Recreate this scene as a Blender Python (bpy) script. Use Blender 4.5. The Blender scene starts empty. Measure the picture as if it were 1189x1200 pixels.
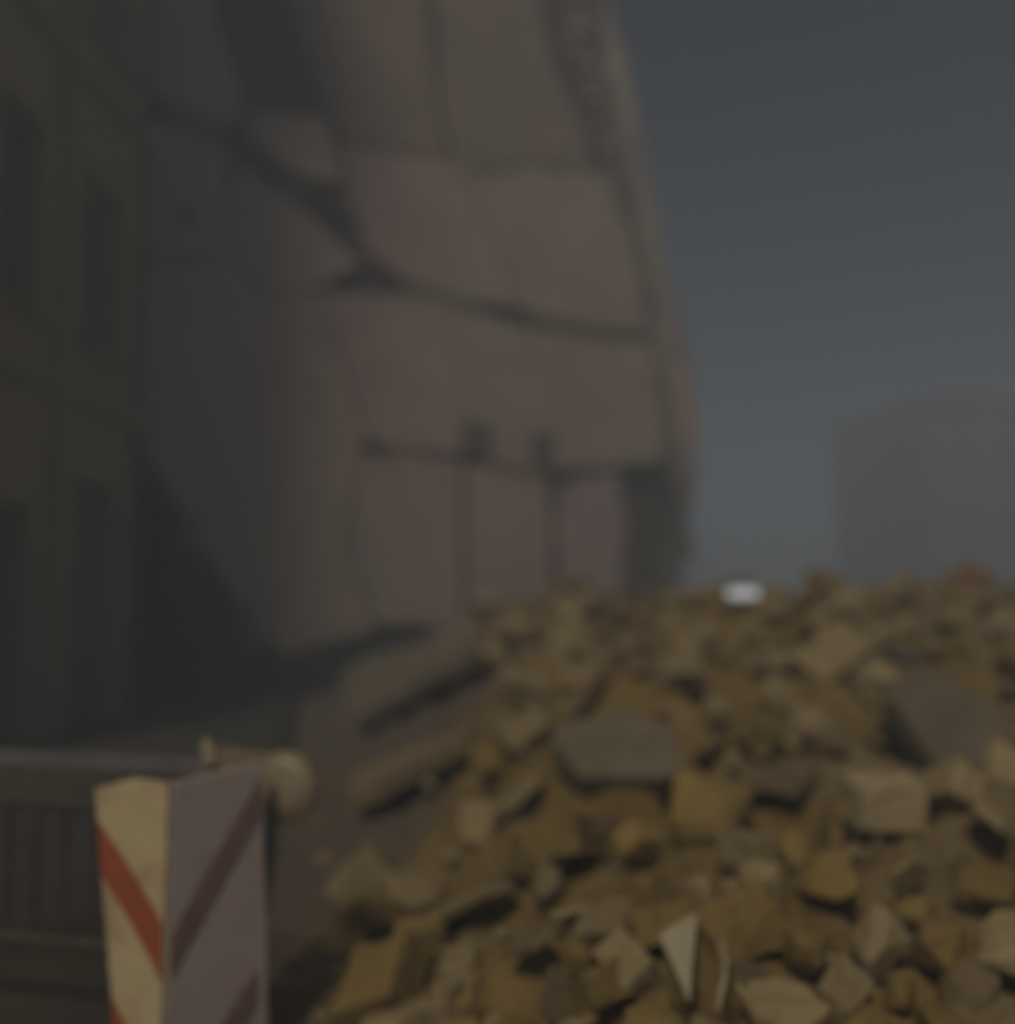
import bpy, bmesh, math, random
from mathutils import Vector, Matrix, noise

random.seed(7)
sc = bpy.context.scene
C = sc.collection

# ------------------------------------------------------------------ camera
F = 1100.0                       # focal length in pixels of the 1189x1200 photograph
CX, CY = 594.5, 600.0
EYE = Vector((0, 0, 1.7))
PITCH = math.atan(90 / F)
cam_d = bpy.data.cameras.new('camera')
cam = bpy.data.objects.new('camera', cam_d); C.objects.link(cam)
cam.location = EYE
cam.rotation_euler = (math.pi / 2 + PITCH, 0, 0)
cam_d.sensor_fit = 'VERTICAL'; cam_d.sensor_height = 36; cam_d.sensor_width = 36
cam_d.lens = 36 * F / 1200
cam_d.clip_start = 0.05; cam_d.clip_end = 1000
cam_d.dof.use_dof = True                     # phone focused on the barrier, the wall behind is soft
cam_d.dof.focus_distance = 1.8
cam_d.dof.aperture_fstop = (cam_d.lens / 1000) / 0.055
sc.camera = cam

# ------------------------------------------------------------------ sky, sun, exposure
TO_SUN = Vector((-0.25, -0.75, 0.80)).normalized()
w = bpy.data.worlds.new('World'); sc.world = w; w.use_nodes = True
nt = w.node_tree; nt.nodes.clear()
sky = nt.nodes.new('ShaderNodeTexSky'); sky.sky_type = 'NISHITA'; sky.sun_disc = False
sky.sun_elevation = math.asin(TO_SUN.z)
sky.sun_rotation = math.atan2(TO_SUN.x, TO_SUN.y)
sky.dust_density = 4.0; sky.air_density = 1.0
bg = nt.nodes.new('ShaderNodeBackground'); bg.inputs[1].default_value = 0.0045
out = nt.nodes.new('ShaderNodeOutputWorld')
nt.links.new(sky.outputs[0], bg.inputs[0]); nt.links.new(bg.outputs[0], out.inputs[0])
sun_d = bpy.data.lights.new('sun', 'SUN'); sun = bpy.data.objects.new('sun', sun_d); C.objects.link(sun)
sun_d.energy = 1.56; sun_d.angle = math.radians(10); sun_d.color = (1.0, 0.84, 0.60)
sun.rotation_euler = (-TO_SUN).to_track_quat('-Z', 'Y').to_euler()
sun.location = (0, -10, 25)
sc.view_settings.view_transform = 'Standard'; sc.view_settings.look = 'None'
sc.view_settings.exposure = 0.14; sc.view_settings.gamma = 1.0
sc.view_settings.use_curve_mapping = False
HAZE_DENSITY = 0.021
HAZE_COLOR = (0.63, 0.76, 1.0)
sc.cycles.volume_bounces = 2; sc.cycles.max_bounces = 5; sc.cycles.diffuse_bounces = 2; sc.cycles.glossy_bounces = 2
sc.cycles.caustics_reflective = False; sc.cycles.caustics_refractive = False; sc.cycles.adaptive_threshold = 0.03

# ------------------------------------------------------------------ helpers
def ray(px, py):
    d = Vector((0, math.cos(PITCH), math.sin(PITCH))) + Vector((1, 0, 0)) * (px - CX) / F \
        + Vector((0, -math.sin(PITCH), math.cos(PITCH))) * (CY - py) / F
    return d
def at(px, py, depth):
    d = ray(px, py); return EYE + d * (depth / d.y)

def tag(o, label=None, cat=None, group=None, kind=None):
    if label: o['label'] = label
    if cat: o['category'] = cat
    if group: o['group'] = group
    if kind: o['kind'] = kind
    return o
def link(name, me, mat, parent=None):
    o = bpy.data.objects.new(name, me); C.objects.link(o)
    if mat and len(me.materials) == 0: me.materials.append(mat)
    if parent: o.parent = parent
    return o
def mesh(name, bm, mat=None, parent=None, smooth=False):
    me = bpy.data.meshes.new(name)
    bmesh.ops.recalc_face_normals(bm, faces=bm.faces)
    bm.to_mesh(me); bm.free()
    if smooth:
        for p in me.polygons: p.use_smooth = True
    return link(name, me, mat, parent)
def empty(name, loc, rz=0):
    o = bpy.data.objects.new(name, None); C.objects.link(o)
    o.empty_display_size = 0.2
    o.location = loc; o.rotation_euler = (0, 0, rz); return o
def add_box(bm, c, s, rot=None, bevel=0.0):
    m = Matrix.Translation(c)
    if rot is not None: m = m @ rot.to_4x4()
    r = bmesh.ops.create_cube(bm, size=1.0, matrix=m @ Matrix.Diagonal((*s, 1)))
    if bevel:
        es = list({e for v in r['verts'] for e in v.link_edges})
        bmesh.ops.bevel(bm, geom=es, offset=bevel, segments=2, affect='EDGES', clamp_overlap=True)
def add_tube(bm, pts, r, n=10, caps=True):
    pts = [Vector(p) for p in pts]; rings = []
    for i, p in enumerate(pts):
        a = pts[max(i - 1, 0)]; b = pts[min(i + 1, len(pts) - 1)]
        t = (b - a).normalized()
        u = t.cross(Vector((0, 0, 1)))
        if u.length < 1e-3: u = t.cross(Vector((0, 1, 0)))
        u.normalize(); v = t.cross(u)
        rings.append([bm.verts.new(p + (u * math.cos(k * 2 * math.pi / n) + v * math.sin(k * 2 * math.pi / n)) * r) for k in range(n)])
    for A, B in zip(rings, rings[1:]):
        for k in range(n): bm.faces.new((A[k], A[(k + 1) % n], B[(k + 1) % n], B[k]))
    if caps: bm.faces.new(rings[0]); bm.faces.new(rings[-1][::-1])
def add_prism(bm, poly, y0, y1):
    """poly in local (x,z), from y0 (front) to y1 (back)"""
    a = [bm.verts.new((x, y0, z)) for x, z in poly]; b = [bm.verts.new((x, y1, z)) for x, z in poly]
    f1 = bm.faces.new(a); f2 = bm.faces.new(b[::-1])
    n = len(poly)
    for i in range(n): bm.faces.new((a[i], b[i], b[(i + 1) % n], a[(i + 1) % n]))
    bmesh.ops.triangulate(bm, faces=[f1, f2])
def add_lathe(bm, prof, n=20, mat=None):
    rings = []
    for r, z in prof:
        rings.append([bm.verts.new((r * math.cos(k * 2 * math.pi / n), r * math.sin(k * 2 * math.pi / n), z)) for k in range(n)])
    for A, B in zip(rings, rings[1:]):
        for k in range(n): bm.faces.new((A[k], A[(k + 1) % n], B[(k + 1) % n], B[k]))
    bm.faces.new(rings[0][::-1]); bm.faces.new(rings[-1])
    if mat is not None:
        vs = [v for r in rings for v in r]
        bmesh.ops.transform(bm, matrix=mat, verts=vs)
def jag(poly, step=0.35, amp=0.045):
    """break straight outlines into ragged, chipped ones"""
    res = []
    n = len(poly)
    for i in range(n):
        a = Vector(poly[i]); b = Vector(poly[(i + 1) % n]); d = b - a
        k = max(1, int(d.length / step)); nn = Vector((-d.y, d.x)).normalized()
        for j in range(k):
            p = a + d * (j / k)
            q = p + nn * (random.uniform(-amp, amp) if j else 0) + d * (random.uniform(-.25, .25) / k if j else 0)
            res.append((q.x, q.y))
    return res

# ------------------------------------------------------------------ materials
def material(name, c1, c2, scale=3.0, rough=0.9, bump=0.3, bscale=25.0, c3=None, bdist=0.02, spec=0.2, metal=0.0, per_obj=0.0):
    m = bpy.data.materials.new(name); m.use_nodes = True
    t = m.node_tree; b = t.nodes['Principled BSDF']
    b.inputs['Roughness'].default_value = rough
    b.inputs['Specular IOR Level'].default_value = spec
    b.inputs['Metallic'].default_value = metal
    tc = t.nodes.new('ShaderNodeTexCoord')
    n1 = t.nodes.new('ShaderNodeTexNoise'); n1.inputs['Scale'].default_value = scale; n1.inputs['Detail'].default_value = 7
    n1.inputs['Roughness'].default_value = 0.62
    t.links.new(tc.outputs['Object'], n1.inputs['Vector'])
    r = t.nodes.new('ShaderNodeValToRGB')
    r.color_ramp.elements[0].position = 0.33; r.color_ramp.elements[0].color = (*c1, 1)
    r.color_ramp.elements[1].position = 0.68; r.color_ramp.elements[1].color = (*c2, 1)
    t.links.new(n1.outputs['Fac'], r.inputs['Fac'])
    col = r.outputs['Color']
    if c3:                                                     # patches of dust or stain with their own outline
        n3 = t.nodes.new('ShaderNodeTexNoise'); n3.inputs['Scale'].default_value = scale * 0.45; n3.inputs['Detail'].default_value = 5
        t.links.new(tc.outputs['Object'], n3.inputs['Vector'])
        r3 = t.nodes.new('ShaderNodeValToRGB'); r3.color_ramp.elements[0].position = 0.50; r3.color_ramp.elements[1].position = 0.60
        t.links.new(n3.outputs['Fac'], r3.inputs['Fac'])
        mx = t.nodes.new('ShaderNodeMix'); mx.data_type = 'RGBA'
        t.links.new(r3.outputs['Color'], mx.inputs['Factor']); t.links.new(col, mx.inputs['A']); mx.inputs['B'].default_value = (*c3, 1)
        col = mx.outputs['Result']
    if per_obj:
        oi = t.nodes.new('ShaderNodeObjectInfo')
        mr = t.nodes.new('ShaderNodeMapRange'); mr.inputs['To Min'].default_value = 1 - per_obj; mr.inputs['To Max'].default_value = 1 + per_obj
        t.links.new(oi.outputs['Random'], mr.inputs['Value'])
        hs = t.nodes.new('ShaderNodeHueSaturation')
        t.links.new(mr.outputs['Result'], hs.inputs['Value']); t.links.new(col, hs.inputs['Color']); col = hs.outputs['Color']
    t.links.new(col, b.inputs['Base Color'])
    n2 = t.nodes.new('ShaderNodeTexNoise'); n2.inputs['Scale'].default_value = bscale; n2.inputs['Detail'].default_value = 6
    t.links.new(tc.outputs['Object'], n2.inputs['Vector'])
    bp = t.nodes.new('ShaderNodeBump'); bp.inputs['Strength'].default_value = bump; bp.inputs['Distance'].default_value = bdist
    t.links.new(n2.outputs['Fac'], bp.inputs['Height']); t.links.new(bp.outputs['Normal'], b.inputs['Normal'])
    return m

M = {}
M['asphalt'] = material('asphalt', (.035, .033, .03), (.07, .065, .055), 0.6, .9, .4, 60, c3=(.085, .07, .045))
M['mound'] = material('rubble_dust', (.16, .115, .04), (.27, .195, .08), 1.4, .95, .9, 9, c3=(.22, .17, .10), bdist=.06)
M['tufa'] = material('tufa_stone', (.215, .156, .056), (.31, .23, .095), 5, .95, .5, 20, per_obj=.22)
M['tufa_grey'] = material('dusty_limestone', (.27, .215, .115), (.38, .31, .19), 4, .95, .5, 20, per_obj=.2)
M['concrete'] = material('broken_concrete', (.19, .15, .085), (.27, .215, .13), 4, .93, .7, 30, c3=(.22, .17, .10), per_obj=.2)
M['concrete_dark'] = material('dark_concrete', (.085, .085, .075), (.14, .14, .125), 3, .93, .5, 25, per_obj=.15)
M['slab_grey'] = material('warm_grey_concrete', (.15, .13, .095), (.21, .185, .14), 3, .93, .5, 25)
M['pale_tufa'] = material('pale_tufa', (.44, .36, .22), (.52, .44, .29), 6, .95, .6, 30)
M['white_plaster'] = material('white_plaster', (.74, .72, .70), (.86, .85, .83), 5, .9, .4, 30)
M['brick'] = material('fired_clay', (.25, .15, .085), (.33, .205, .12), 6, .9, .5, 30)
M['plaster_pink'] = material('pink_plaster', (.33, .245, .225), (.42, .325, .30), .8, .92, .35, 6, c3=(.36, .305, .28), bdist=.03)
M['plaster_brown_dimmed'] = material('brown_plaster_dimmed', (.22, .165, .135), (.30, .23, .19), .8, .92, .35, 6, c3=(.25, .20, .165), bdist=.03)  # upper storey: brown, darkened to stand for light fading upwards
M['edge_stone'] = material('torn_wall_stone', (.20, .17, .135), (.31, .265, .215), 2, .95, .8, 12, per_obj=.3)
M['plaster_buff'] = material('buff_plaster', (.31, .265, .22), (.40, .345, .29), .7, .92, .35, 6, c3=(.35, .27, .235), bdist=.03)
M['plaster_grey'] = material('grey_render', (.38, .295, .255), (.49, .385, .335), .7, .92, .4, 5, c3=(.42, .34, .275), bdist=.03)
M['plaster_mauve'] = material('mauve_plaster', (.31, .25, .255), (.38, .31, .31), .8, .92, .35, 6, bdist=.03)
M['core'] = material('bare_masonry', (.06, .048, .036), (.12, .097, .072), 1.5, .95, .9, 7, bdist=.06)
M['stucco_dark'] = material('dark_stucco', (.33, .26, .16), (.43, .345, .22), .8, .92, .3, 12, c3=(.37, .29, .20))
M['trim'] = material('stone_trim', (.31, .25, .16), (.41, .33, .215), 1.5, .9, .3, 14)
M['shutter'] = material('painted_shutter', (.17, .145, .10), (.24, .205, .145), 2, .7, .2, 20)
M['glass'] = material('dark_glass', (.10, .088, .065), (.14, .122, .09), 2, .45, .05, 6, spec=.4)
M['far_stucco'] = material('far_stucco', (.11, .075, .10), (.155, .11, .14), .3, .92, .2, 4)
M['steel'] = material('galvanised_steel', (.22, .21, .23), (.34, .32, .34), 9, .5, .1, 40, metal=.6, spec=.4)
M['steel_dark'] = material('dull_steel_bars', (.07, .062, .05), (.12, .11, .09), 9, .6, .15, 40, metal=.3, spec=.3)
M['sheet_cream'] = material('cream_reflective_sheet', (.58, .49, .30), (.70, .60, .39), 7, .55, .15, 30, c3=(.52, .40, .26))
M['sheet_grey'] = material('grey_sheet', (.45, .385, .385), (.56, .485, .49), 6, .7, .2, 30, c3=(.50, .435, .44))  # right face: greyer than the cream left face
M['stripe_red'] = material('red_sheet', (.37, .10, .045), (.44, .13, .06), 8, .55, .1, 30)
M['stripe_dull'] = material('dull_red_sheet', (.22, .145, .135), (.28, .195, .185), 8, .7, .1, 30)  # right face: duller red than the left stripe
M['plastic_black'] = material('black_rubber', (.025, .024, .022), (.05, .046, .04), 8, .8, .3, 40)
M['lens'] = material('dusty_lens', (.27, .22, .16), (.37, .305, .23), 10, .4, .2, 40, spec=.5)
M['lamp_body'] = material('dusty_lamp_body', (.24, .19, .135), (.32, .26, .19), 10, .7, .2, 40)
M['pale_plastic'] = material('pale_plastic', (.36, .33, .23), (.46, .42, .31), 8, .5, .1, 30, spec=.4)
M['rust'] = material('rusty_iron', (.07, .04, .022), (.13, .075, .04), 14, .85, .4, 60)
M['timber'] = material('dusty_timber', (.15, .11, .065), (.22, .165, .10), 4, .9, .5, 30)

# shade on the part of the mound below the wall, painted in as grey-brown
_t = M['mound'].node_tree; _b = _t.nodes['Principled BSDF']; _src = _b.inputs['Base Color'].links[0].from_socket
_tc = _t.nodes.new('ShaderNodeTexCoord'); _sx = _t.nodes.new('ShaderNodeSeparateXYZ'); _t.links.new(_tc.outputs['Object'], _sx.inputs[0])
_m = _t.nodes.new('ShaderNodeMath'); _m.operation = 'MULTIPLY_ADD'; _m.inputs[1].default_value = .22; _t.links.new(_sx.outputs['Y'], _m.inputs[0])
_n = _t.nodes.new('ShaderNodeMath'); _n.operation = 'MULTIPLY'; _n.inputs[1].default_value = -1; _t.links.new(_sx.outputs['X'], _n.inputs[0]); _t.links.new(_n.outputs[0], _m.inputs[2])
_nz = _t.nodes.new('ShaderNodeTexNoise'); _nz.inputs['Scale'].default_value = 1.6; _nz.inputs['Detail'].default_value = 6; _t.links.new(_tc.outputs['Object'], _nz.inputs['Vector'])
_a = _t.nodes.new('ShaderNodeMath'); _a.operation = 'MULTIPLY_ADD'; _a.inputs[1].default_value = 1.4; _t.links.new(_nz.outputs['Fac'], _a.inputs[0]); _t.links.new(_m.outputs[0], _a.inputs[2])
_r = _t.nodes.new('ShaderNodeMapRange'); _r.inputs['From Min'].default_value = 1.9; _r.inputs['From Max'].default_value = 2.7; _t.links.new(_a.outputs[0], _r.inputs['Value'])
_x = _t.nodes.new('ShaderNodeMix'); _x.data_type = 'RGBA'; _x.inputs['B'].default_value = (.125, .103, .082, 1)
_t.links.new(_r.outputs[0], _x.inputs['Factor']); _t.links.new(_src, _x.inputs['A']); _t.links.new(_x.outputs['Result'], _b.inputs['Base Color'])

# ------------------------------------------------------------------ ground
bm = bmesh.new()
g = bmesh.ops.create_grid(bm, x_segments=2, y_segments=2, size=140, matrix=Matrix.Translation((0, 70, 0)))
tag(mesh('ground', bm, M['asphalt']), kind='structure')

# ------------------------------------------------------------------ rubble mound height
def sstep(a, b, x):
    t = min(max((x - a) / (b - a), 0), 1); return t * t * (3 - 2 * t)
def mound_h(x, y, fine=True):
    z = 1.66 * (min(max((y - 1.3) / 7.6, 0), 1)) ** 0.92
    left = sstep(-0.20 * y - 0.25, -0.20 * y + 0.85 + 0.17 * y, x)
    back = 1 - sstep(20, 30, y)
    right = 1 - sstep(8 + y * .5, 13 + y * .5, x)
    b = 0
    if fine:
        a = .32 * sstep(2, 5, y) * (1 - .55 * sstep(6.5, 9, y))
        b = a * noise.noise(Vector((x * .75, y * .75, 3.1))) + .10 * noise.noise(Vector((x * 2.3, y * 2.3, 9.4)))
    far = -.02 * max(y - 9, 0) * sstep(-1, 3, x - y * .12)
    far -= .13 * sstep(5.5, 9, y) * (1 - sstep(.10, .22, x / max(y, 1)))
    return max((z + b + far) * left * back * right, -.05)
PITS = []                                     # hollows between the fallen pieces: (a, b, radius, depth)
def pit_depth(x, y):
    d = 0
    for a, b, rad, dep in PITS:
        if abs(x - a.x) > 2 and abs(x - b.x) > 2: continue
        ab = b - a; q = Vector((x, y)) - a
        u = min(max(q.dot(ab) / max(ab.length_squared, 1e-6), 0), 1)
        e = (q - ab * u).length / rad
        if e < 2.2: d = max(d, dep * math.exp(-e ** 4))
    return d
def mound_hit(px, py, lift=0.0):
    d = ray(px, py); t = 1.5
    while t < 40:
        p = EYE + d * t
        if p.z < mound_h(p.x, p.y) + lift: return p
        t += .03
    return None

SLAB_A = [mound_hit(*q) for q in ((420, 872), (568, 800), (552, 748), (395, 785))]
SLAB_B = [mound_hit(*q) for q in ((410, 976), (550, 908), (556, 866), (420, 918))]
HOLES = [((455, 884), (565, 812), 16), ((440, 992), (545, 930), 22), ((680, 975), (735, 975), 22), ((785, 1018), (792, 1024), 20), ((805, 912), (808, 920), 24), ((930, 955), (952, 985), 22),
         ((375, 1122), (385, 1118), 24), ((595, 1165), (605, 1160), 28), ((705, 1045), (715, 1065), 26), ((822, 1175), (828, 1150), 24), ((815, 800), (850, 805), 18), ((930, 806), (945, 812), 18),
         ((1075, 985), (1120, 1000), 22), ((640, 972), (645, 978), 16), ((1020, 1050), (1030, 1060), 24), ((905, 1080), (935, 1090), 20), ((990, 960), (998, 955), 16), ((540, 1020), (548, 1022), 16)]
_p = []
for h0, h1, rr in HOLES:
    a_, b_ = mound_hit(*h0), mound_hit(*h1)
    _p.append((Vector((a_.x, a_.y)), Vector((b_.x, b_.y)), rr * a_.y / F * 1.25, .34 * min(1, rr / 20)))
PITS += _p

# ------------------------------------------------------------------ damaged building (party wall left standing)
W0 = Vector((3.2, 20.0, 0)); WA = math.radians(36)
WD = Vector((math.cos(WA), math.sin(WA), 0)); WN = Vector((math.sin(WA), -math.cos(WA), 0))
def wall_tz(px, py, back=0.0):
    d = ray(px, py); o = W0 - WN * back
    t = (o - EYE).dot(WN) / d.dot(WN); p = EYE + d * t - o
    return (p.dot(WD), (EYE + d * t).z)
house = empty('damaged_building', W0, WA)
tag(house, 'tall damaged building with cracked pink and grey plaster wall behind the rubble', 'building')
def panel(name, px_poly, front, thick, mat, label=None, step=.35, amp=.045, tilt=0.0):
    poly = jag([wall_tz(x, y, -front) for x, y in px_poly], step, amp)
    bm = bmesh.new(); add_prism(bm, poly, -front, -front + thick)
    if tilt:
        zc = sum(p[1] for p in poly) / len(poly)
        for v in bm.verts: v.co.y += (v.co.z - zc) * tilt
    o = mesh(name, bm, M[mat], house)
    if label: o['label'] = label
    return o
P = 'plaster_panel'
panel(P, [(514, -170), (610, -170), (628, 0), (650, 90), (682, 150), (690, 196), (620, 190), (546, 204), (534, 188), (524, 150)], .03, .28, 'plaster_brown_dimmed', amp=.03)
panel(P, [(550, 207), (620, 194), (690, 200), (718, 216), (738, 290), (757, 387), (690, 379), (616, 364), (584, 290)], .05, .30, 'plaster_buff', amp=.025)
panel(P, [(400, 168), (450, 176), (532, 189), (546, 206), (582, 290), (612, 360), (540, 349), (472, 327), (436, 296), (418, 250)], .07, .32, 'plaster_pink', amp=.02)
panel(P, [(318, -170), (496, -170), (500, 10), (512, 140), (524, 184), (450, 172), (402, 160), (372, 90), (345, 20)], .02, .27, 'plaster_brown_dimmed', amp=.02)
panel(P, [(366, 342), (474, 344), (532, 361), (526, 400), (534, 470), (541, 532), (480, 524), (430, 514), (402, 420)], .04, .29, 'plaster_pink', amp=.02)
panel(P, [(534, 361), (575, 370), (606, 381), (700, 396), (762, 402), (776, 540), (700, 547), (640, 549), (566, 534), (546, 530), (536, 470), (528, 400)], .06, .31, 'plaster_buff', amp=.02)
panel(P, [(414, 534), (480, 534), (540, 541), (541, 640), (543, 735), (440, 730), (410, 620)], .05, .30, 'plaster_pink', amp=.025)
panel(P, [(552, 545), (610, 550), (641, 562), (646, 620), (642, 735), (556, 735)], .08, .33, 'plaster_pink', amp=.025)
panel(P, [(660, 572), (690, 558), (724, 552), (732, 610), (728, 700), (700, 735), (668, 735), (662, 660)], .05, .30, 'plaster_mauve', amp=.025)
# left, darker cement-rendered part with its torn lower edge
panel('render_panel', [(60, 306), (176, 304), (274, 303), (300, 343), (364, 341), (400, 424), (428, 515), (412, 536), (408, 620), (438, 740), (334, 768), (300, 730), (240, 640), (185, 545), (146, 470), (60, 420)], .0, .26, 'plaster_grey')
panel('render_panel', [(92, -170), (236, -170), (250, 20), (285, 110), (276, 152), (190, 112), (106, 88), (82, 0)], .03, .30, 'plaster_grey')
panel('render_panel', [(292, 128), (386, 138), (398, 214), (346, 202), (292, 162)], .12, .38, 'plaster_grey', tilt=.06)
panel('render_panel', [(60, 122), (104, 126), (196, 144), (268, 180), (274, 300), (176, 301), (166, 232), (60, 226)], .03, .28, 'plaster_grey')
panel('render_panel', [(278, 192), (350, 238), (424, 310), (366, 336), (302, 340), (280, 300)], .0, .26, 'plaster_grey')
# bare masonry behind the torn plaster
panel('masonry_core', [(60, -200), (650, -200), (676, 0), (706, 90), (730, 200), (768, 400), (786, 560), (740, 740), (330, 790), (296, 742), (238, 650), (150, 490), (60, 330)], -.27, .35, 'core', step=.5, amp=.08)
# torn edges: stones of the wall standing out raggedly where the plaster has gone
def edge_blocks(pts, width, n_rows):
    zs = [wall_tz(*p) for p in pts]
    for (t0, z0), (t1, z1) in zip(zs, zs[1:]):
        n = max(1, int(abs(z1 - z0) / .31))
        for k in range(n):
            u = (k + .5) / n; z = z0 + (z1 - z0) * u; t = t0 + (t1 - t0) * u
            for m in range(n_rows):
                if m and random.random() < .45: continue
                L_ = random.uniform(.34, .56); bm = bmesh.new()
                add_box(bm, (0, 0, 0), (L_, random.uniform(.26, .34), random.uniform(.24, .285)), None, .03)
                o = mesh('masonry_block', bm, M['edge_stone'], house)
                o.location = (t + width * (m + .3) + random.uniform(-.10, .16), .16 + random.uniform(-.06, .10), z); o.rotation_euler = (random.gauss(0, .03), random.gauss(0, .05), random.gauss(0, .08))
edge_blocks([(640, -160), (664, 0), (698, 100), (724, 210), (746, 280), (764, 390), (780, 545)], .16, 2)
edge_blocks([(150, 480), (240, 645), (322, 760)], -.12, 1)
edge_blocks([(396, 170), (414, 250)], -.2, 1)
# broken concrete floor slabs between the storeys, standing proud of the joint
def slab_stub(px_poly, proud):
    poly = jag([wall_tz(x, y, 0) for x, y in px_poly], .25, .03)
    bm = bmesh.new(); add_prism(bm, poly, -proud, .28)
    mesh('slab_remnant', bm, M['concrete'], house)
slab_stub([(474, 336), (520, 346), (560, 352), (560, 360), (520, 356), (476, 344)], .05)
slab_stub([(622, 366), (690, 381), (750, 392), (750, 398), (690, 390), (622, 376)], .10)
slab_stub([(330, 212), (352, 228), (352, 240), (330, 224)], .12)
slab_stub([(440, 520), (500, 529), (500, 536), (440, 530)], .06)
slab_stub([(566, 538), (640, 552), (640, 566), (600, 556), (566, 550)], .10)
slab_stub([(200, 120), (264, 152), (262, 172), (200, 142)], .03)
# small broken stubs where a beam and a pipe once passed
panel('beam_stub', [(546, 494), (574, 494), (574, 530), (546, 528)], .16, .4, 'concrete_dark', amp=.02)
panel('beam_stub', [(626, 506), (646, 506), (646, 552), (626, 548)], .14, .4, 'concrete_dark', amp=.02)
bm = bmesh.new(); t, z = wall_tz(216, 256)
add_tube(bm, [(t, .1, z), (t, -.35, z - .02)], .11, 14)
mesh('drain_pipe_stub', bm, M['shutter'], house)
# set-back wall strip at the right end, and the low broken remnant in front of it
def back_panel(name, px_poly, setback, mat):
    poly = jag([wall_tz(x, y, setback) for x, y in px_poly], .5, .10)
    bm = bmesh.new(); add_prism(bm, poly, setback, setback + .35); return mesh(name, bm, M[mat], house)
back_panel('set_back_wall', [(690, -60), (716, 20), (736, 90), (752, 190), (776, 300), (792, 420), (812, 440), (816, 540), (798, 560), (790, 720), (720, 730)], 2.6, 'plaster_grey')
back_panel('low_wall_remnant', [(728, 556), (770, 548), (800, 590), (812, 650), (792, 664), (776, 700), (786, 735), (720, 740)], .45, 'concrete_dark')
# rooms behind: floors and a rear wall so that openings look into unlit space
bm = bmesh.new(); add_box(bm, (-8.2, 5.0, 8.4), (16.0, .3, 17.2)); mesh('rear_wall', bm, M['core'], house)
for zz in (4.2, 7.1, 10.0, 12.9):
    bm = bmesh.new(); add_box(bm, (-6.6, 2.75, zz), (12.6, 4.1, .22)); mesh('floor_slab', bm, M['concrete_dark'], house)
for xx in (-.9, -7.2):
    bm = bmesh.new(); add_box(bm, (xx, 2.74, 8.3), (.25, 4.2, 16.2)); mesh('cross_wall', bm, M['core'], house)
# hanging reinforcement rods at the torn joints
for px, py in ((470, 334), (612, 366), (436, 520), (655, 575), (160, 500), (250, 660), (420, 300)):
    t, z = wall_tz(px, py); bm = bmesh.new()
    a = random.uniform(-.2, .2)
    add_tube(bm, [(t, .2, z), (t, -.18, z), (t + a * .5, -.32, z - .12), (t + a, -.36, z - .45)], .012, 6)
    mesh('reinforcement_rod', bm, M['rust'], house)

# ------------------------------------------------------------------ dark corner building on the left
lb = empty('corner_building', (-5.2, 8.5, 0))
tag(lb, 'dark olive stuccoed corner building at the left edge, its front in shade', 'building')
bm = bmesh.new()
L, H, T = 4.6, 16.6, .45                                    # front runs along +Y, faces +X
ys = [0, .75, 1.75, 2.65, 3.85, L]
opens = []
for st in range(4):
    z0 = st * 4.0
    if st == 0: opens += [(.75, 1.75, .0, 2.6), (2.65, 3.95, .0, 3.0)]
    else: opens += [(.75, 1.75, z0 + .7, z0 + 2.9), (2.65, 3.85, z0 + .7, z0 + 2.9)]
def wall_with_openings(bm, L, H, T, opens):
    yc = sorted({0, L, *[o[0] for o in opens], *[o[1] for o in opens]}); zc = sorted({0, H, *[o[2] for o in opens], *[o[3] for o in opens]})
    def solid(i, j):
        y, z = (yc[i] + yc[i + 1]) / 2, (zc[j] + zc[j + 1]) / 2
        return not any(o[0] < y < o[1] and o[2] < z < o[3] for o in opens)
    V = {}
    def v(x, y, z):
        k = (round(x, 4), round(y, 4), round(z, 4))
        if k not in V: V[k] = bm.verts.new(k)
        return V[k]
    for i in range(len(yc) - 1):
        for j in range(len(zc) - 1):
            if not solid(i, j): continue
            a, b, c, d = yc[i], yc[i + 1], zc[j], zc[j + 1]
            bm.faces.new((v(0, a, c), v(0, b, c), v(0, b, d), v(0, a, d)))
            bm.faces.new((v(-T, a, c), v(-T, a, d), v(-T, b, d), v(-T, b, c)))
            for (p, q, n) in (((a, c), (b, c), (i, j - 1)), ((a, d), (b, d), (i, j + 1)), ((a, c), (a, d), (i - 1, j)), ((b, c), (b, d), (i + 1, j))):
                ok = 0 <= n[0] < len(yc) - 1 and 0 <= n[1] < len(zc) - 1 and solid(*n)
                if not ok: bm.faces.new((v(0, *p), v(0, *q), v(-T, *q), v(-T, *p)))
wall_with_openings(bm, L, H, T, opens)
mesh('front_wall', bm, M['stucco_dark'], lb)
bm = bmesh.new(); add_box(bm, (-5.0, .2, H / 2), (9.08, .4, H)); mesh('side_wall', bm, M['stucco_dark'], lb)
bm = bmesh.new(); add_box(bm, (-4.4, L / 2 + .3, H + .15), (10.2, L + 1.2, .3), bevel=.04); mesh('roof', bm, M['trim'], lb)
bm = bmesh.new(); add_box(bm, (-4.0, L - .15, H / 2), (.3 + 6.6, .28, H)); mesh('end_wall', bm, M['stucco_dark'], lb)
bm = bmesh.new(); add_box(bm, (-3.0, L / 2, H / 2), (.2, L - 1.2, H - .1)); mesh('inner_wall', bm, M['shutter'], lb)
for st in range(1, 4):
    bm = bmesh.new(); add_box(bm, (.06, L / 2, st * 4.0 + .05), (.14, L - .02, .26), bevel=.03); mesh('string_course', bm, M['trim'], lb)
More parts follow.
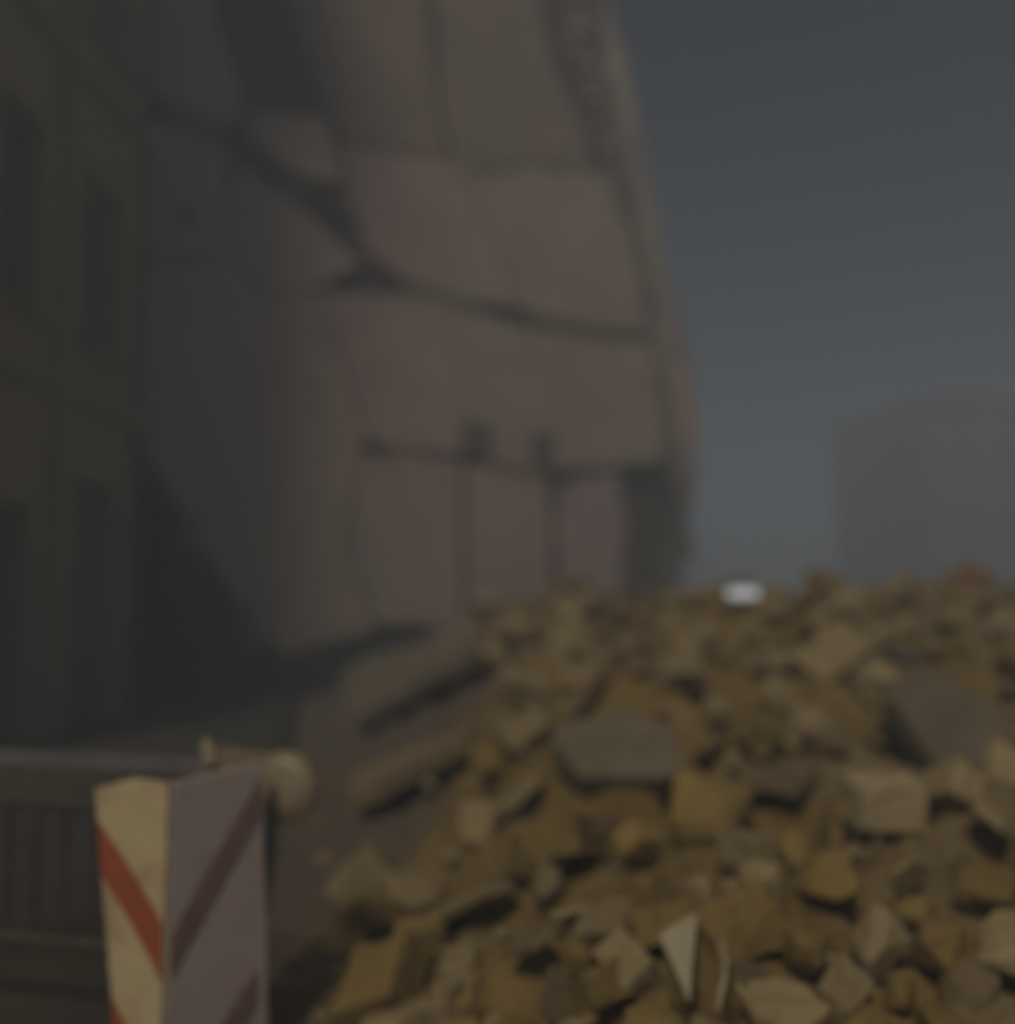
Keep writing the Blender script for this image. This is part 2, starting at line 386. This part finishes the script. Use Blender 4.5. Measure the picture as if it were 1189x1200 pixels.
for (a, b, c, d) in opens:
    if c == 0:
        dr = None
        bm = bmesh.new(); add_box(bm, (-.30, (a + b) / 2, (c + d) / 2), (.05, b - a - .01, d - c - .02)); dr = mesh('rolling_shutter', bm, M['shutter'], lb)
        for k in range(int((d - .1) / .16)):
            bm = bmesh.new(); add_box(bm, (-.268, (a + b) / 2, .1 + k * .16), (.02, b - a - .04, .12), bevel=.006); mesh('slat', bm, M['shutter'], dr)
    else:
        bm = bmesh.new()
        for (yy, zz, sy, sz) in (((a + b) / 2, c + .04, b - a, .08), ((a + b) / 2, d - .04, b - a, .08), (a + .04, (c + d) / 2, .08, d - c - .16), (b - .04, (c + d) / 2, .08, d - c - .16), ((a + b) / 2, (c + d) / 2, .07, d - c - .16)):
            add_box(bm, (-.25, yy, zz), (.07, sy, sz))
        wn = mesh('window', bm, M['trim'], lb)
        for s in (-1, 1):
            bm = bmesh.new(); add_box(bm, (-.26, (a + b) / 2 + s * (b - a) / 4, (c + d) / 2), (.012, (b - a) / 2 - .13, d - c - .17)); mesh('pane', bm, M['glass'], wn)
        bm = bmesh.new(); add_box(bm, (.05, (a + b) / 2, c - .05), (.22, b - a + .2, .1), bevel=.015); mesh('sill', bm, M['trim'], wn)
bm = bmesh.new(); add_box(bm, (.05, 2.2, 2.0 + H / 2 - 2.2), (.12, .28, H - .6), bevel=.02); mesh('pilaster', bm, M['trim'], lb)
bm = bmesh.new(); add_tube(bm, [(.07, L - .22, .1), (.07, L - .22, H - .1)], .05, 10); mesh('downpipe', bm, M['shutter'], lb)

# ------------------------------------------------------------------ far building on the right, fading in the dust
fb = empty('far_building', (26.5, 60, 0), math.radians(8)); fb.scale = (1.15, 1.15, 1.22)
tag(fb, 'dim flat-roofed block of flats fading in the dust at the right', 'building')
bm = bmesh.new(); add_box(bm, (8, 5, 5.6), (16, 10, 11.2)); mesh('wall', bm, M['far_stucco'], fb)
bm = bmesh.new(); add_box(bm, (8, 5, 11.35), (16.5, 10.5, .3)); rf = mesh('roof', bm, M['far_stucco'], fb)
bm = bmesh.new(); add_box(bm, (6, 4, 12.2), (3, 3, 1.4)); mesh('stair_head', bm, M['far_stucco'], rf)
wm = {}
for st in range(3):
    for k in range(6):
        for nm, sz, yy, mt in (('window', (1.2, .10, 1.6), -.02, 'shutter'), ('pane', (.9, .03, 1.3), -.085, 'glass')):
            if nm not in wm:
                bm = bmesh.new(); add_box(bm, (0, 0, 0), sz); me = bpy.data.meshes.new(nm); bm.to_mesh(me); bm.free(); wm[nm] = me
        wo = link('window', wm['window'], M['shutter'], fb); wo.location = (1.6 + k * 2.55, -.02, 2.6 + st * 3.3)
        po = link('pane', wm['pane'], M['glass'], wo); po.location = (0, -.065, 0)

# ------------------------------------------------------------------ rubble mound (fine debris)
bm = bmesh.new()
xs = []; x = -9.0
NX, NY = 330, 300
rows = []
for j in range(NY + 1):
    v = j / NY; y = 1.2 + 29.0 * v ** 1.7
    row = []
    for i in range(NX + 1):
        u = i / NX; xx = (-.20 * y - .35) + (1.6 + .5 * y + 13.6) * (u ** 1.3)
        n1 = noise.turbulence(Vector((xx * 2.6, y * 2.6, 1.7)), 4, False) - .35
        n2 = abs(noise.noise(Vector((xx * 6.5, y * 6.5, 4.2))))
        h = mound_h(xx, y)
        row.append(bm.verts.new((xx, y, h - pit_depth(xx, y) + (.10 * n1 - .06 * n2) * sstep(.0, .25, h))))
    rows.append(row)
for j in range(NY):
    for i in range(NX): bm.faces.new((rows[j][i], rows[j][i + 1], rows[j + 1][i + 1], rows[j + 1][i]))
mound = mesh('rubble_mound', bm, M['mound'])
tag(mound, 'large mound of yellowish crushed stone and dust filling the foreground', 'rubble', kind='stuff')

# ------------------------------------------------------------------ rubble pieces
def hull_piece(kind, seed):
    r = random.Random(seed); bm = bmesh.new()
    if kind == 'block':                                     # sawn tufa block with knocked-off corners
        sx, sy, sz = 1.0, r.uniform(.55, .8), r.uniform(.5, .7)
        for ix in (-1, 1):
            for iy in (-1, 1):
                for iz in (-1, 1):
                    cut = r.uniform(.04, .16) if r.random() < .75 else r.uniform(.2, .4)
                    for ax in range(3):
                        p = [ix * sx / 2, iy * sy / 2, iz * sz / 2]; p[ax] *= 1 - cut * r.uniform(.6, 1.3); bm.verts.new(p)
    elif kind == 'lump':
        for _ in range(22):
            p = Vector((r.gauss(0, 1), r.gauss(0, 1), r.gauss(0, 1))).normalized() * r.uniform(.38, .56); p.z *= .72; p.y *= .85; bm.verts.new(p)
    else:                                                   # flat slab or tile fragment
        n = r.randint(5, 7)
        for k in range(n):
            a = k * 2 * math.pi / n + r.uniform(-.3, .3); q = r.uniform(.4, .58)
            for zz in (-.07, .07): bm.verts.new((q * math.cos(a) * 1.1, q * math.sin(a) * .8, zz + r.uniform(-.012, .012)))
    h = bmesh.ops.convex_hull(bm, input=bm.verts)
    bmesh.ops.delete(bm, geom=[v for v in bm.verts if not v.link_faces], context='VERTS')
    bmesh.ops.dissolve_limit(bm, angle_limit=.12, verts=bm.verts, edges=bm.edges)
    bmesh.ops.bevel(bm, geom=list(bm.edges), offset=(.03 if kind != 'flat' else .012), segments=1, affect='EDGES', clamp_overlap=True)
    if kind != 'flat':                                      # chipped, crumbly faces
        bmesh.ops.triangulate(bm, faces=bm.faces)
        long = [e for e in bm.edges if e.calc_length() > .22]
        bmesh.ops.subdivide_edges(bm, edges=long, cuts=2, use_grid_fill=True)
        bmesh.ops.triangulate(bm, faces=bm.faces)
        off = Vector((seed * 1.7, seed * .3, 0))
        for v in bm.verts: v.co *= 1 + .16 * noise.noise(v.co * 2.6 + off) + .05 * noise.noise(v.co * 7.0 + off)
    bmesh.ops.recalc_face_normals(bm, faces=bm.faces)
    me = bpy.data.meshes.new(kind); bm.to_mesh(me); bm.free()
    for p in me.polygons: p.use_smooth = False
    return me
LIB = {}
for kind, mats in (('block', ('tufa', 'tufa_grey')), ('lump', ('tufa', 'tufa_grey', 'concrete')), ('flat', ('concrete', 'tufa_grey', 'concrete_dark'))):
    for mt in mats:
        for s in range(7):
            me = hull_piece(kind, hash((kind, mt)) % 1 + s * 31 + len(kind) * 7 + len(mt)); me.materials.append(M[mt]); LIB.setdefault((kind, mt), []).append(me)
NAMES = {'block': 'tufa_block', 'lump': 'rubble_stone', 'flat': 'slab_fragment'}
COL = {'tufa': 'yellow', 'tufa_grey': 'dusty buff', 'concrete': 'grey', 'concrete_dark': 'dark grey'}
NOUN = {'block': 'squared tufa block', 'lump': 'jagged masonry lump', 'flat': 'flat slab fragment'}
LANDMARKS = [(250, 1050, 'the striped barrier'), (1033, 948, 'the clean pale block'), (1110, 850, 'the leaning grey slab'), (728, 890, 'the flat grey slab'),
             (490, 815, 'the upper sloping slab'), (485, 925, 'the lower sloping slab'), (808, 1150, 'the bent pale pipe'), (868, 700, 'the lit work lamp'),
             (1142, 680, 'the reddish clay lump'), (684, 828, 'the upright brown timber'), (680, 1008, 'the low timber offcut')]
PLACED = []
def put_piece(px, py, size_px, kind, mt, sink=.12, rot=None, stretch=None):
    p = mound_hit(px, py)
    if p is None: return None
    s = size_px * p.y / F
    me = random.choice(LIB[(kind, mt)])
    o = bpy.data.objects.new(NAMES[kind], me); C.objects.link(o)
    e = 1e-1
    nx = (mound_h(p.x - e, p.y) - mound_h(p.x + e, p.y)) / (2 * e); ny = (mound_h(p.x, p.y - e) - mound_h(p.x, p.y + e)) / (2 * e)
    nrm = Vector((nx, ny, 1)).normalized()
    q = nrm.to_track_quat('Z', 'Y').to_matrix()
    if rot is None:
        a = .55 if kind != 'flat' else .6
        rm = Matrix.Rotation(random.gauss(0, a), 3, 'X') @ Matrix.Rotation(random.gauss(0, a), 3, 'Y') @ Matrix.Rotation(random.uniform(0, 6.28), 3, 'Z')
    else: rm = rot
    o.rotation_euler = (q @ rm).to_euler()
    o.scale = (s, s, s) if stretch is None else tuple(s * k for k in stretch)
    o.location = Vector((p.x, p.y, mound_h(p.x, p.y))) + nrm * s * (.5 - sink - .2) * (.6 if kind == 'flat' else 1)
    big = 'large ' if s > .42 else ('small ' if s < .24 else '')
    li, (lx, ly, ln) = min(enumerate(LANDMARKS), key=lambda m: (m[1][0] - px) ** 2 + (m[1][1] - py) ** 2)
    dx, dy = px - lx, py - ly
    way = ('right of' if dx > 0 else 'left of') if abs(dx) > abs(dy) else ('below' if dy > 0 else 'above')
    lab = f'{big}{COL[mt]} {NOUN[kind]} {way} {ln}'
    tag(o, lab, {'block': 'stone block', 'lump': 'stone', 'flat': 'slab'}[kind], {'block': 'tufa blocks on the rubble heap', 'lump': 'broken stones on the rubble heap', 'flat': 'slab fragments on the rubble heap'}[kind])
    PLACED.append((lab, math.hypot(dx, dy), o))
    return o

RESERVED = [(1033, 948, 75), (1110, 850, 85), (730, 885, 95), (500, 850, 95), (490, 945, 75), (812, 1150, 55), (860, 700, 45), (440, 800, 70)]
RESERVED += [((h0[0] + h1[0]) / 2, (h0[1] + h1[1]) / 2, rr * 1.1) for h0, h1, rr in HOLES[2:]]
spots = []
tries = 0
while len(spots) < 285 and tries < 60000:
    tries += 1
    py = 696 + (1235 - 696) * random.random() ** .85; px = random.uniform(330, 1230)
    sz = random.choice((60, 68, 76, 86, 96, 106, 116, 126)) * (.60 + .40 * sstep(690, 950, py))
    if py < 780: sz *= .62
    if any((px - a) ** 2 + (py - b) ** 2 < (r * .8 + sz * .3) ** 2 for a, b, r in RESERVED): continue
    if any((px - a) ** 2 + ((py - b) * 1.15) ** 2 < (.37 * (sz + s)) ** 2 for a, b, s in spots): continue
    p = mound_hit(px, py)
    if p is None or p.z < .12 or p.y > 13: continue
    if px < 465 and py < 1040: continue
    if py < 800 and px < 760 and random.random() < .6: continue
    spots.append((px, py, sz))
for px, py, sz in spots:
    kind = random.choices(('block', 'lump', 'flat'), (.36, .46, .18))[0]
    mt = random.choices(*{'block': (('tufa', 'tufa_grey'), (.65, .35)), 'lump': (('tufa', 'tufa_grey', 'concrete'), (.65, .25, .10)),
                          'flat': (('concrete', 'tufa_grey', 'concrete_dark'), (.45, .5, .05))}[kind])[0]
    if px < 760 and py < 800: mt = {'block': 'tufa_grey', 'lump': 'concrete', 'flat': 'concrete'}[kind]  # shade on the upper left slope put into greyer stone
    if px > 780 and py < 930 and mt == 'tufa' and random.random() < .65: mt = 'tufa_grey'
    put_piece(px, py, sz, kind, mt)

ORD = ['nearest', 'second nearest', 'third nearest', 'fourth nearest', 'fifth nearest', 'sixth nearest', 'seventh nearest', 'eighth nearest', 'ninth nearest', 'tenth nearest']
by = {}
for lab, dist, o in PLACED: by.setdefault(lab, []).append((dist, o))
for lab, lst in by.items():
    if len(lst) > 1:
        lst.sort(key=lambda q: q[0])
        for k, (_, o) in enumerate(lst): o['label'] = lab + f', {ORD[min(k, 9)]} to it'

# --- single pieces that stand out in the photograph
def single(name, me_kind, px, py, dims, mat, label, cat, rot=(0, 0, 0), lift=0.0, seed=3):
    p = mound_hit(px, py)
    me = hull_piece(me_kind, seed); me.materials.append(M[mat])
    ext = [max(v.co[i] for v in me.vertices) - min(v.co[i] for v in me.vertices) for i in range(3)]
    o = bpy.data.objects.new(name, me); C.objects.link(o)
    o.scale = tuple(d / e for d, e in zip(dims, ext)); o.rotation_euler = rot
    o.location = (p.x, p.y, mound_h(p.x, p.y) + lift)
    return tag(o, label, cat)
single('tufa_block', 'block', 1033, 962, (.29, .24, .20), 'pale_tufa', 'clean pale rectangular tufa block facing front on the right of the heap', 'stone block', (.08, -.03, .06), .08, seed=11)
# lit work lamp shining over the crest
M['lit_lens'] = bpy.data.materials.new('lit_lens'); M['lit_lens'].use_nodes = True
_b = M['lit_lens'].node_tree.nodes['Principled BSDF']
_b.inputs['Base Color'].default_value = (.8, .8, .8, 1); _b.inputs['Emission Color'].default_value = (.74, .87, 1, 1); _b.inputs['Emission Strength'].default_value = 0.32
wp = mound_hit(868, 712); wl = empty('work_lamp', (wp.x, wp.y, mound_h(wp.x, wp.y) - .02), .25)
tag(wl, 'small lit white work lamp standing on the crest of the heap', 'lamp')
bm = bmesh.new(); add_box(bm, (0, 0, .13), (.30, .07, .17), Matrix.Rotation(-.2, 3, 'X'), .015); mesh('housing', bm, M['lamp_body'], wl)
bm = bmesh.new(); add_box(bm, (0, -.040, .138), (.28, .012, .075), Matrix.Rotation(-.2, 3, 'X'), .005); mesh('lens', bm, M['lit_lens'], wl)
bm = bmesh.new(); add_tube(bm, [(-.17, .0, .13), (-.17, 0, .01), (.17, 0, .01), (.17, 0, .13)], .011, 8); mesh('stand', bm, M['rust'], wl)
bm = bmesh.new(); add_tube(bm, [(-.10, .02, .21), (-.10, .03, .27), (.10, .03, .27), (.10, .02, .21)], .010, 8); mesh('handle', bm, M['plastic_black'], wl)
single('clay_brick_chunk', 'lump', 1142, 690, (.42, .36, .36), 'brick', 'reddish clay lump standing up from the crest at the right', 'brick', (.1, .3, .4), .10, seed=9)
single('concrete_slab', 'flat', 1112, 905, (.62, .66, .16), 'slab_grey', 'grey concrete slab leaning upright on the right of the heap', 'slab', (math.radians(68), math.radians(-14), math.radians(20)), .24, seed=21)
single('concrete_slab', 'flat', 728, 915, (.72, .52, .12), 'slab_grey', 'dull grey concrete slab lying flat in the middle of the heap', 'slab', (math.radians(38), math.radians(8), math.radians(-12)), .13, seed=17)

def tilted_slab(name, corners, lifts, thick, mat, label):
    """corners: photo points on the heap; lifts: how far each corner stands off the heap"""
    pts = []
    for p, l in zip(corners, lifts):
        pts.append(Vector((p.x, p.y, mound_h(p.x, p.y) + l)))
    c = sum(pts, Vector()) / len(pts)
    n = (pts[1] - pts[0]).cross(pts[3] - pts[0]).normalized()
    if n.z < 0: n = -n
    bm = bmesh.new(); top = []; bot = []
    m = len(pts)
    for i in range(m):
        a, b = pts[i], pts[(i + 1) % m]
        k = 5
        for j in range(k):
            q = a.lerp(b, j / k) + (Vector((random.uniform(-.03, .03), random.uniform(-.03, .03), 0)) if j else Vector())
            top.append(bm.verts.new(q - c + n * thick * .5)); bot.append(bm.verts.new(q - c - n * thick * .5 + Vector((random.uniform(-.02, .02), random.uniform(-.02, .02), 0))))
    N = len(top)
    ft = bm.faces.new(top); fb_ = bm.faces.new(bot[::-1])
    for i in range(N): bm.faces.new((top[i], bot[i], bot[(i + 1) % N], top[(i + 1) % N]))
    bmesh.ops.triangulate(bm, faces=[ft, fb_])
    o = mesh(name, bm, M[mat]); o.location = c
    return tag(o, label, 'slab')
tilted_slab('floor_slab_piece', SLAB_A, [.20, .22, .06, .02], .12, 'slab_grey', 'big dusty floor slab sloping down over a dark slot on the upper left of the heap')  # darker concrete carries the shade of this slope
tilted_slab('floor_slab_piece', SLAB_B, [.16, .17, .06, .05], .10, 'concrete', 'lower dusty floor slab sloping over a black gap beside the striped barrier')
# pale bent pipe in front
p0 = mound_hit(832, 1108); p1 = mound_hit(850, 1150); p2 = mound_hit(840, 1196)
bm = bmesh.new(); c = p1.copy(); up = Vector((0, 0, .05))
add_tube(bm, [p0 + up - c, p0.lerp(p1, .5) + up * 1.3 + Vector((.012, 0, 0)) - c, p1 + up * 1.3 - c, p1.lerp(p2, .5) + up * 1.2 + Vector((.01, 0, 0)) - c, p2 + up * .6 - c], .009, 8)
o = mesh('bent_pipe', bm, M['pale_plastic'], smooth=True); o.location = c
tag(o, 'thin bent pale pipe at the bottom of the heap', 'pipe')
q = [mound_hit(*v) for v in ((772, 1132), (792, 1122), (818, 1112), (812, 1150), (808, 1196), (796, 1175))]
c = sum(q, Vector()) / 6; bm = bmesh.new(); top = []; bot = []
for k, v in enumerate(q):
    l = Vector((0, 0, (.10, .11, .12, .08, .05, .07)[k])); top.append(bm.verts.new(v + l - c)); bot.append(bm.verts.new(v + l - c + Vector((.004, .012, -.014))))
bm.faces.new(top); bm.faces.new(bot[::-1])
for k in range(6): bm.faces.new((top[k], bot[k], bot[(k + 1) % 6], top[(k + 1) % 6]))
bmesh.ops.triangulate(bm, faces=[f for f in bm.faces if len(f.verts) > 4])
o = mesh('plastic_shard', bm, M['pale_plastic']); o.location = c
tag(o, 'pale pointed shard of plastic beside the thin bent pipe', 'shard')
# timber and rods sticking out of the heap
def rod(name, a, b, r, mat, label, cat, square=False):
    pa = mound_hit(*a[:2]); pa = Vector((pa.x, pa.y, mound_h(pa.x, pa.y) + a[2])); pb = mound_hit(*b[:2]); pb = Vector((pb.x, pb.y, mound_h(pb.x, pb.y) + b[2]))
    bm = bmesh.new()
    if square:
        d = pb - pa; rot = d.to_track_quat('X', 'Z').to_matrix()
        add_box(bm, d / 2, (d.length, r * 2, r * 1.5), rot, .006)
    else:
        mid = (pb - pa) * .5 + Vector((random.uniform(-.05, .05), 0, .06)); add_tube(bm, [Vector(), mid, pb - pa], r, 8)
    o = mesh(name, bm, M[mat], smooth=not square); o.location = pa
    return tag(o, label, cat)
rod('timber_beam', (655, 858, -.02), (712, 802, .14), .035, 'timber', 'upright brown timber sticking up in the middle of the heap', 'timber', True)
rod('reinforcement_rod', (930, 850, -.02), (965, 905, .07), .012, 'rust', 'rusty rod lying across stones on the right of the heap', 'rod')
rod('timber_beam', (640, 1030, .02), (720, 985, .10), .03, 'timber', 'brown timber offcut lying low in the middle of the heap', 'timber', True)

# --- small stones filling the gaps, one uncountable mass
rs = random.Random(5); bm = bmesh.new(); cnt = 0
tmpl = []
for s in range(6):
    me = hull_piece('lump', 400 + s); tmpl.append(([v.co.copy() for v in me.vertices], [tuple(p.vertices) for p in me.polygons])); bpy.data.meshes.remove(me)
while cnt < 350:
    y = 1.8 + 13 * rs.random() ** 1.6; x = rs.uniform(-.22 * y - .5, .62 * y + .8)
    h = mound_h(x, y) - pit_depth(x, y)
    if h < .02 and rs.random() < .7: continue
    s = rs.choice((.03, .045, .06, .08, .11)) * (1 + y * .03)
    R = Matrix.Rotation(rs.uniform(0, 6.28), 3, 'Z') @ Matrix.Rotation(rs.uniform(0, 6.28), 3, 'X')
    vs, fs = tmpl[cnt % 6]
    nv = [bm.verts.new(R @ v * s + Vector((x, y, max(h, 0) + s * .12))) for v in vs]
    for f in fs: bm.faces.new([nv[i] for i in f])
    cnt += 1
tag(mesh('small_stones', bm, M['tufa_grey']), 'countless small stones and crumbs scattered over the rubble heap', 'rubble', kind='stuff')

# ------------------------------------------------------------------ striped barrier: two boards hinged at the front edge
corner = at(198, 1000, 3.25)
bar = empty('striped_barrier', (corner.x, corner.y, 0))
tag(bar, 'striped road barrier of two hinged boards, cream left face, grey right face', 'barrier')
TOPZ = at(198, 918, 3.25).z
def board(name, ang, wt, wb, mat, stripes, smat, lab, lean, ztop_out):
    """board in its own frame: x away from hinge, z up, front = -y"""
    n = 1
    bm = bmesh.new(); th = .03
    z0 = .06
    poly = [(0.0, z0), (wb, z0), (wt, ztop_out), (wt * .5, max(TOPZ, ztop_out) - .004), (0.0, TOPZ)]
    add_prism(bm, poly, -th / 2, th / 2)
    bmesh.ops.bevel(bm, geom=[e for e in bm.edges if e.calc_face_angle(0) > .6], offset=.006, segments=2, affect='EDGES', clamp_overlap=True)
    o = mesh(name, bm, M[mat], bar); o['label'] = lab
    o.rotation_euler = (0, 0, ang)
    def width(z): return wb + (wt - wb) * (z - z0) / (TOPZ - z0)
    for (zl, zr, band) in stripes:                            # zl: height at hinge side, zr: at the outer side (centre line)
        pts = []
        K = 6
        lo, hi = [], []
        for k in range(K + 1):
            u = k / K
            zc_ = zl + (zr - zl) * u
            lo.append((u, zc_ - band / 2)); hi.append((u, zc_ + band / 2))
        bm = bmesh.new()
        vv = [[bm.verts.new((max(.004, u * (width(z) - .008)), -th / 2 - .003, min(max(z, z0 + .005), TOPZ - .008))) for u, z in row] for row in (lo, hi)]
        for k in range(K):
            bm.faces.new((vv[0][k], vv[0][k + 1], vv[1][k + 1], vv[1][k]))
        bmesh.ops.remove_doubles(bm, verts=bm.verts, dist=1e-4)
        ex = bmesh.ops.extrude_face_region(bm, geom=list(bm.faces))
        for v in ex['geom']:
            if isinstance(v, bmesh.types.BMVert): v.co.y += .002
        mesh('stripe', bm, M[smat], o)
    return o
# left board: runs to the left and slightly back; right board: runs right and strongly back
LW = .30
lb_ang = math.pi - math.radians(12)
zof = lambda py, d=3.25: at(198, py, d).z
def make_left():
    th = .03; z0 = .06
    bm = bmesh.new()
    wt, wb = .285, .155
    add_prism(bm, [(-wb, z0), (0, z0), (0, TOPZ), (-.15, TOPZ + .008), (-wt, TOPZ - .03)], -th / 2, th / 2)
    o = mesh('board', bm, M['sheet_cream'], bar); o['label'] = 'cream face with red diagonal stripe'
    o.rotation_euler = (0, 0, -math.radians(14))
    def edge(z): return -(wb + (wt - wb) * (z - z0) / (TOPZ - .03 - z0))
    for (za, zb, band) in ((zof(998), zof(1115), .185), (zof(1206), zof(1323), .185), (zof(1412), zof(1520), .17)):
        # falls from the outer left edge (za) to the hinge (zb)
        bm = bmesh.new(); K = 8; lo = []; hi = []
        for k in range(K + 1):
            u = k / K; z = za + (zb - za) * u
            for row, dz in ((lo, -band / 2), (hi, band / 2)):
                zz = min(max(z + dz, z0 + .004), TOPZ - .034); row.append(bm.verts.new((edge(zz) * (1 - u) * .97 - .004, -th / 2 - .003, zz)))
        fs = [bm.faces.new((lo[k], lo[k + 1], hi[k + 1], hi[k])) for k in range(K)]
        ex = bmesh.ops.extrude_face_region(bm, geom=fs)
        for v in ex['geom']:
            if isinstance(v, bmesh.types.BMVert): v.co.y -= .002
        mesh('stripe', bm, M['stripe_red'], o)
    return o
def make_right():
    th = .03; z0 = .06; wt, wb = .34, .39
    bm = bmesh.new(); zt = TOPZ + .025
    add_prism(bm, [(.004, z0), (wb, z0), (wt, zt), (.2, TOPZ + .015), (.004, TOPZ)], -th / 2, th / 2)
    o = mesh('board', bm, M['sheet_grey'], bar); o['label'] = 'grey face with dull dark red stripe'
    o.rotation_euler = (0, 0, math.radians(46))
    for (za, zb, band) in ((zof(1120), zof(925, 3.6), .14), (zof(1330), zof(1140, 3.6), .13)):
        bm = bmesh.new(); K = 8; lo = []; hi = []
        for k in range(K + 1):
            u = k / K; z = za + (zb - za) * u
            for row, dz in ((lo, -band / 2), (hi, band / 2)):
                zz = min(max(z + dz, z0 + .004), zt - .03); row.append(bm.verts.new((.008 + u * (wt - .014), -th / 2 - .003, zz)))
        fs = [bm.faces.new((lo[k], lo[k + 1], hi[k + 1], hi[k])) for k in range(K)]
        ex = bmesh.ops.extrude_face_region(bm, geom=fs)
        for v in ex['geom']:
            if isinstance(v, bmesh.types.BMVert): v.co.y -= .002
        mesh('stripe', bm, M['stripe_dull'], o)
    return o
make_left(); make_right()
bm = bmesh.new(); add_box(bm, (.08, .13, .03), (.62, .42, .06), bevel=.012); mesh('base', bm, M['plastic_black'], bar)
bm = bmesh.new()
for z in (.25, .6, .9): add_tube(bm, [(.0, .012, z - .04), (.0, .012, z + .04)], .012, 8)
mesh('hinge', bm, M['steel'], bar)

# warning lamp clipped to the top of the right board
lp = at(334, 922, 3.62)
lamp = empty('warning_lamp', lp); lamp.scale = (1.4, 1.3, 1.5)
tag(lamp, 'dusty round warning lamp clipped behind the top of the striped barrier', 'lamp')
bm = bmesh.new()
rot = Matrix.Rotation(math.radians(90), 4, 'X')
add_lathe(bm, [(.05, -.03), (.078, -.022), (.082, 0), (.074, .014), (.045, .022), (.015, .025)], 24, Matrix.Rotation(math.radians(-12), 4, 'Z') @ rot)
mesh('lens', bm, M['lens'], lamp, smooth=True)
bm = bmesh.new(); add_lathe(bm, [(.086, -.02), (.09, -.012), (.09, .006), (.084, .012)], 24, Matrix.Rotation(math.radians(-12), 4, 'Z') @ rot); mesh('rim', bm, M['lamp_body'], lamp, smooth=True)
bm = bmesh.new(); add_box(bm, (-.10, .03, .04), (.20, .06, .085), Matrix.Rotation(.15, 3, 'Y'), .012); mesh('battery_box', bm, M['lamp_body'], lamp)
bm = bmesh.new(); add_tube(bm, [(-.10, .03, -.01), (-.09, .03, -.30)], .012, 8); mesh('bracket', bm, M['steel'], lamp)
bm = bmesh.new(); add_box(bm, (-.205, -.005, .085), (.035, .03, .075), Matrix.Rotation(-.25, 3, 'Y'), .010); mesh('reflector', bm, M['pale_plastic'], lamp)
bm = bmesh.new(); add_box(bm, (-.185, .02, .035), (.06, .03, .03)); mesh('reflector_arm', bm, M['lamp_body'], lamp)

# ------------------------------------------------------------------ steel crowd barrier on the left
ra = at(250, 900, 3.62); rb = at(-150, 876, 3.95)
ang = math.atan2(rb.y - ra.y, rb.x - ra.x); Lr = (Vector((rb.x, rb.y)) - Vector((ra.x, ra.y))).length
fence = empty('crowd_barrier', (ra.x, ra.y, 0), ang)
tag(fence, 'grey steel crowd barrier with upright bars left of the striped barrier', 'fence')
zt = ra.z
bm = bmesh.new(); add_box(bm, (Lr / 2, 0, zt), (Lr, .03, .075), bevel=.012); mesh('top_rail', bm, M['steel'], fence)
bm = bmesh.new(); add_tube(bm, [(0, 0, zt - .165), (Lr, 0, zt - .165)], .02, 10); mesh('middle_rail', bm, M['steel_dark'], fence)
bm = bmesh.new(); add_tube(bm, [(0, 0, .34), (Lr, 0, .34)], .02, 10); mesh('bottom_rail', bm, M['steel_dark'], fence)
k = 0; xx = .11
while xx < Lr - .03:
    bm = bmesh.new(); add_tube(bm, [(xx, 0, .342), (xx, 0, zt - .16)], .0105, 8); mesh('bar', bm, M['steel_dark'], fence); xx += .128
for xx in (.015, Lr - .015):
    bm = bmesh.new(); add_tube(bm, [(xx, 0, .02), (xx, 0, zt - .03)], .02, 10); mesh('post', bm, M['steel_dark'], fence)
    bm = bmesh.new(); add_tube(bm, [(xx, -.28, .015), (xx, 0, .045), (xx, .28, .015)], .018, 8); mesh('foot', bm, M['steel_dark'], fence)

# ------------------------------------------------------------------ dust in the air
bm = bmesh.new(); add_box(bm, (0, 70, 9.0 - .5), (300, 300, 20.0))
hz = mesh('haze', bm)
hm = bpy.data.materials.new('dust_haze'); hm.use_nodes = True
t = hm.node_tree; t.nodes.clear()
pv = t.nodes.new('ShaderNodeVolumePrincipled'); ho = t.nodes.new('ShaderNodeOutputMaterial')
pv.inputs['Color'].default_value = (*HAZE_COLOR, 1); pv.inputs['Density'].default_value = HAZE_DENSITY; pv.inputs['Anisotropy'].default_value = 0.0
t.links.new(pv.outputs[0], ho.inputs['Volume'])
hz.data.materials.append(hm); hz.display_type = 'WIRE'
tag(hz, 'pale dust hanging in the night air', 'haze', kind='stuff')
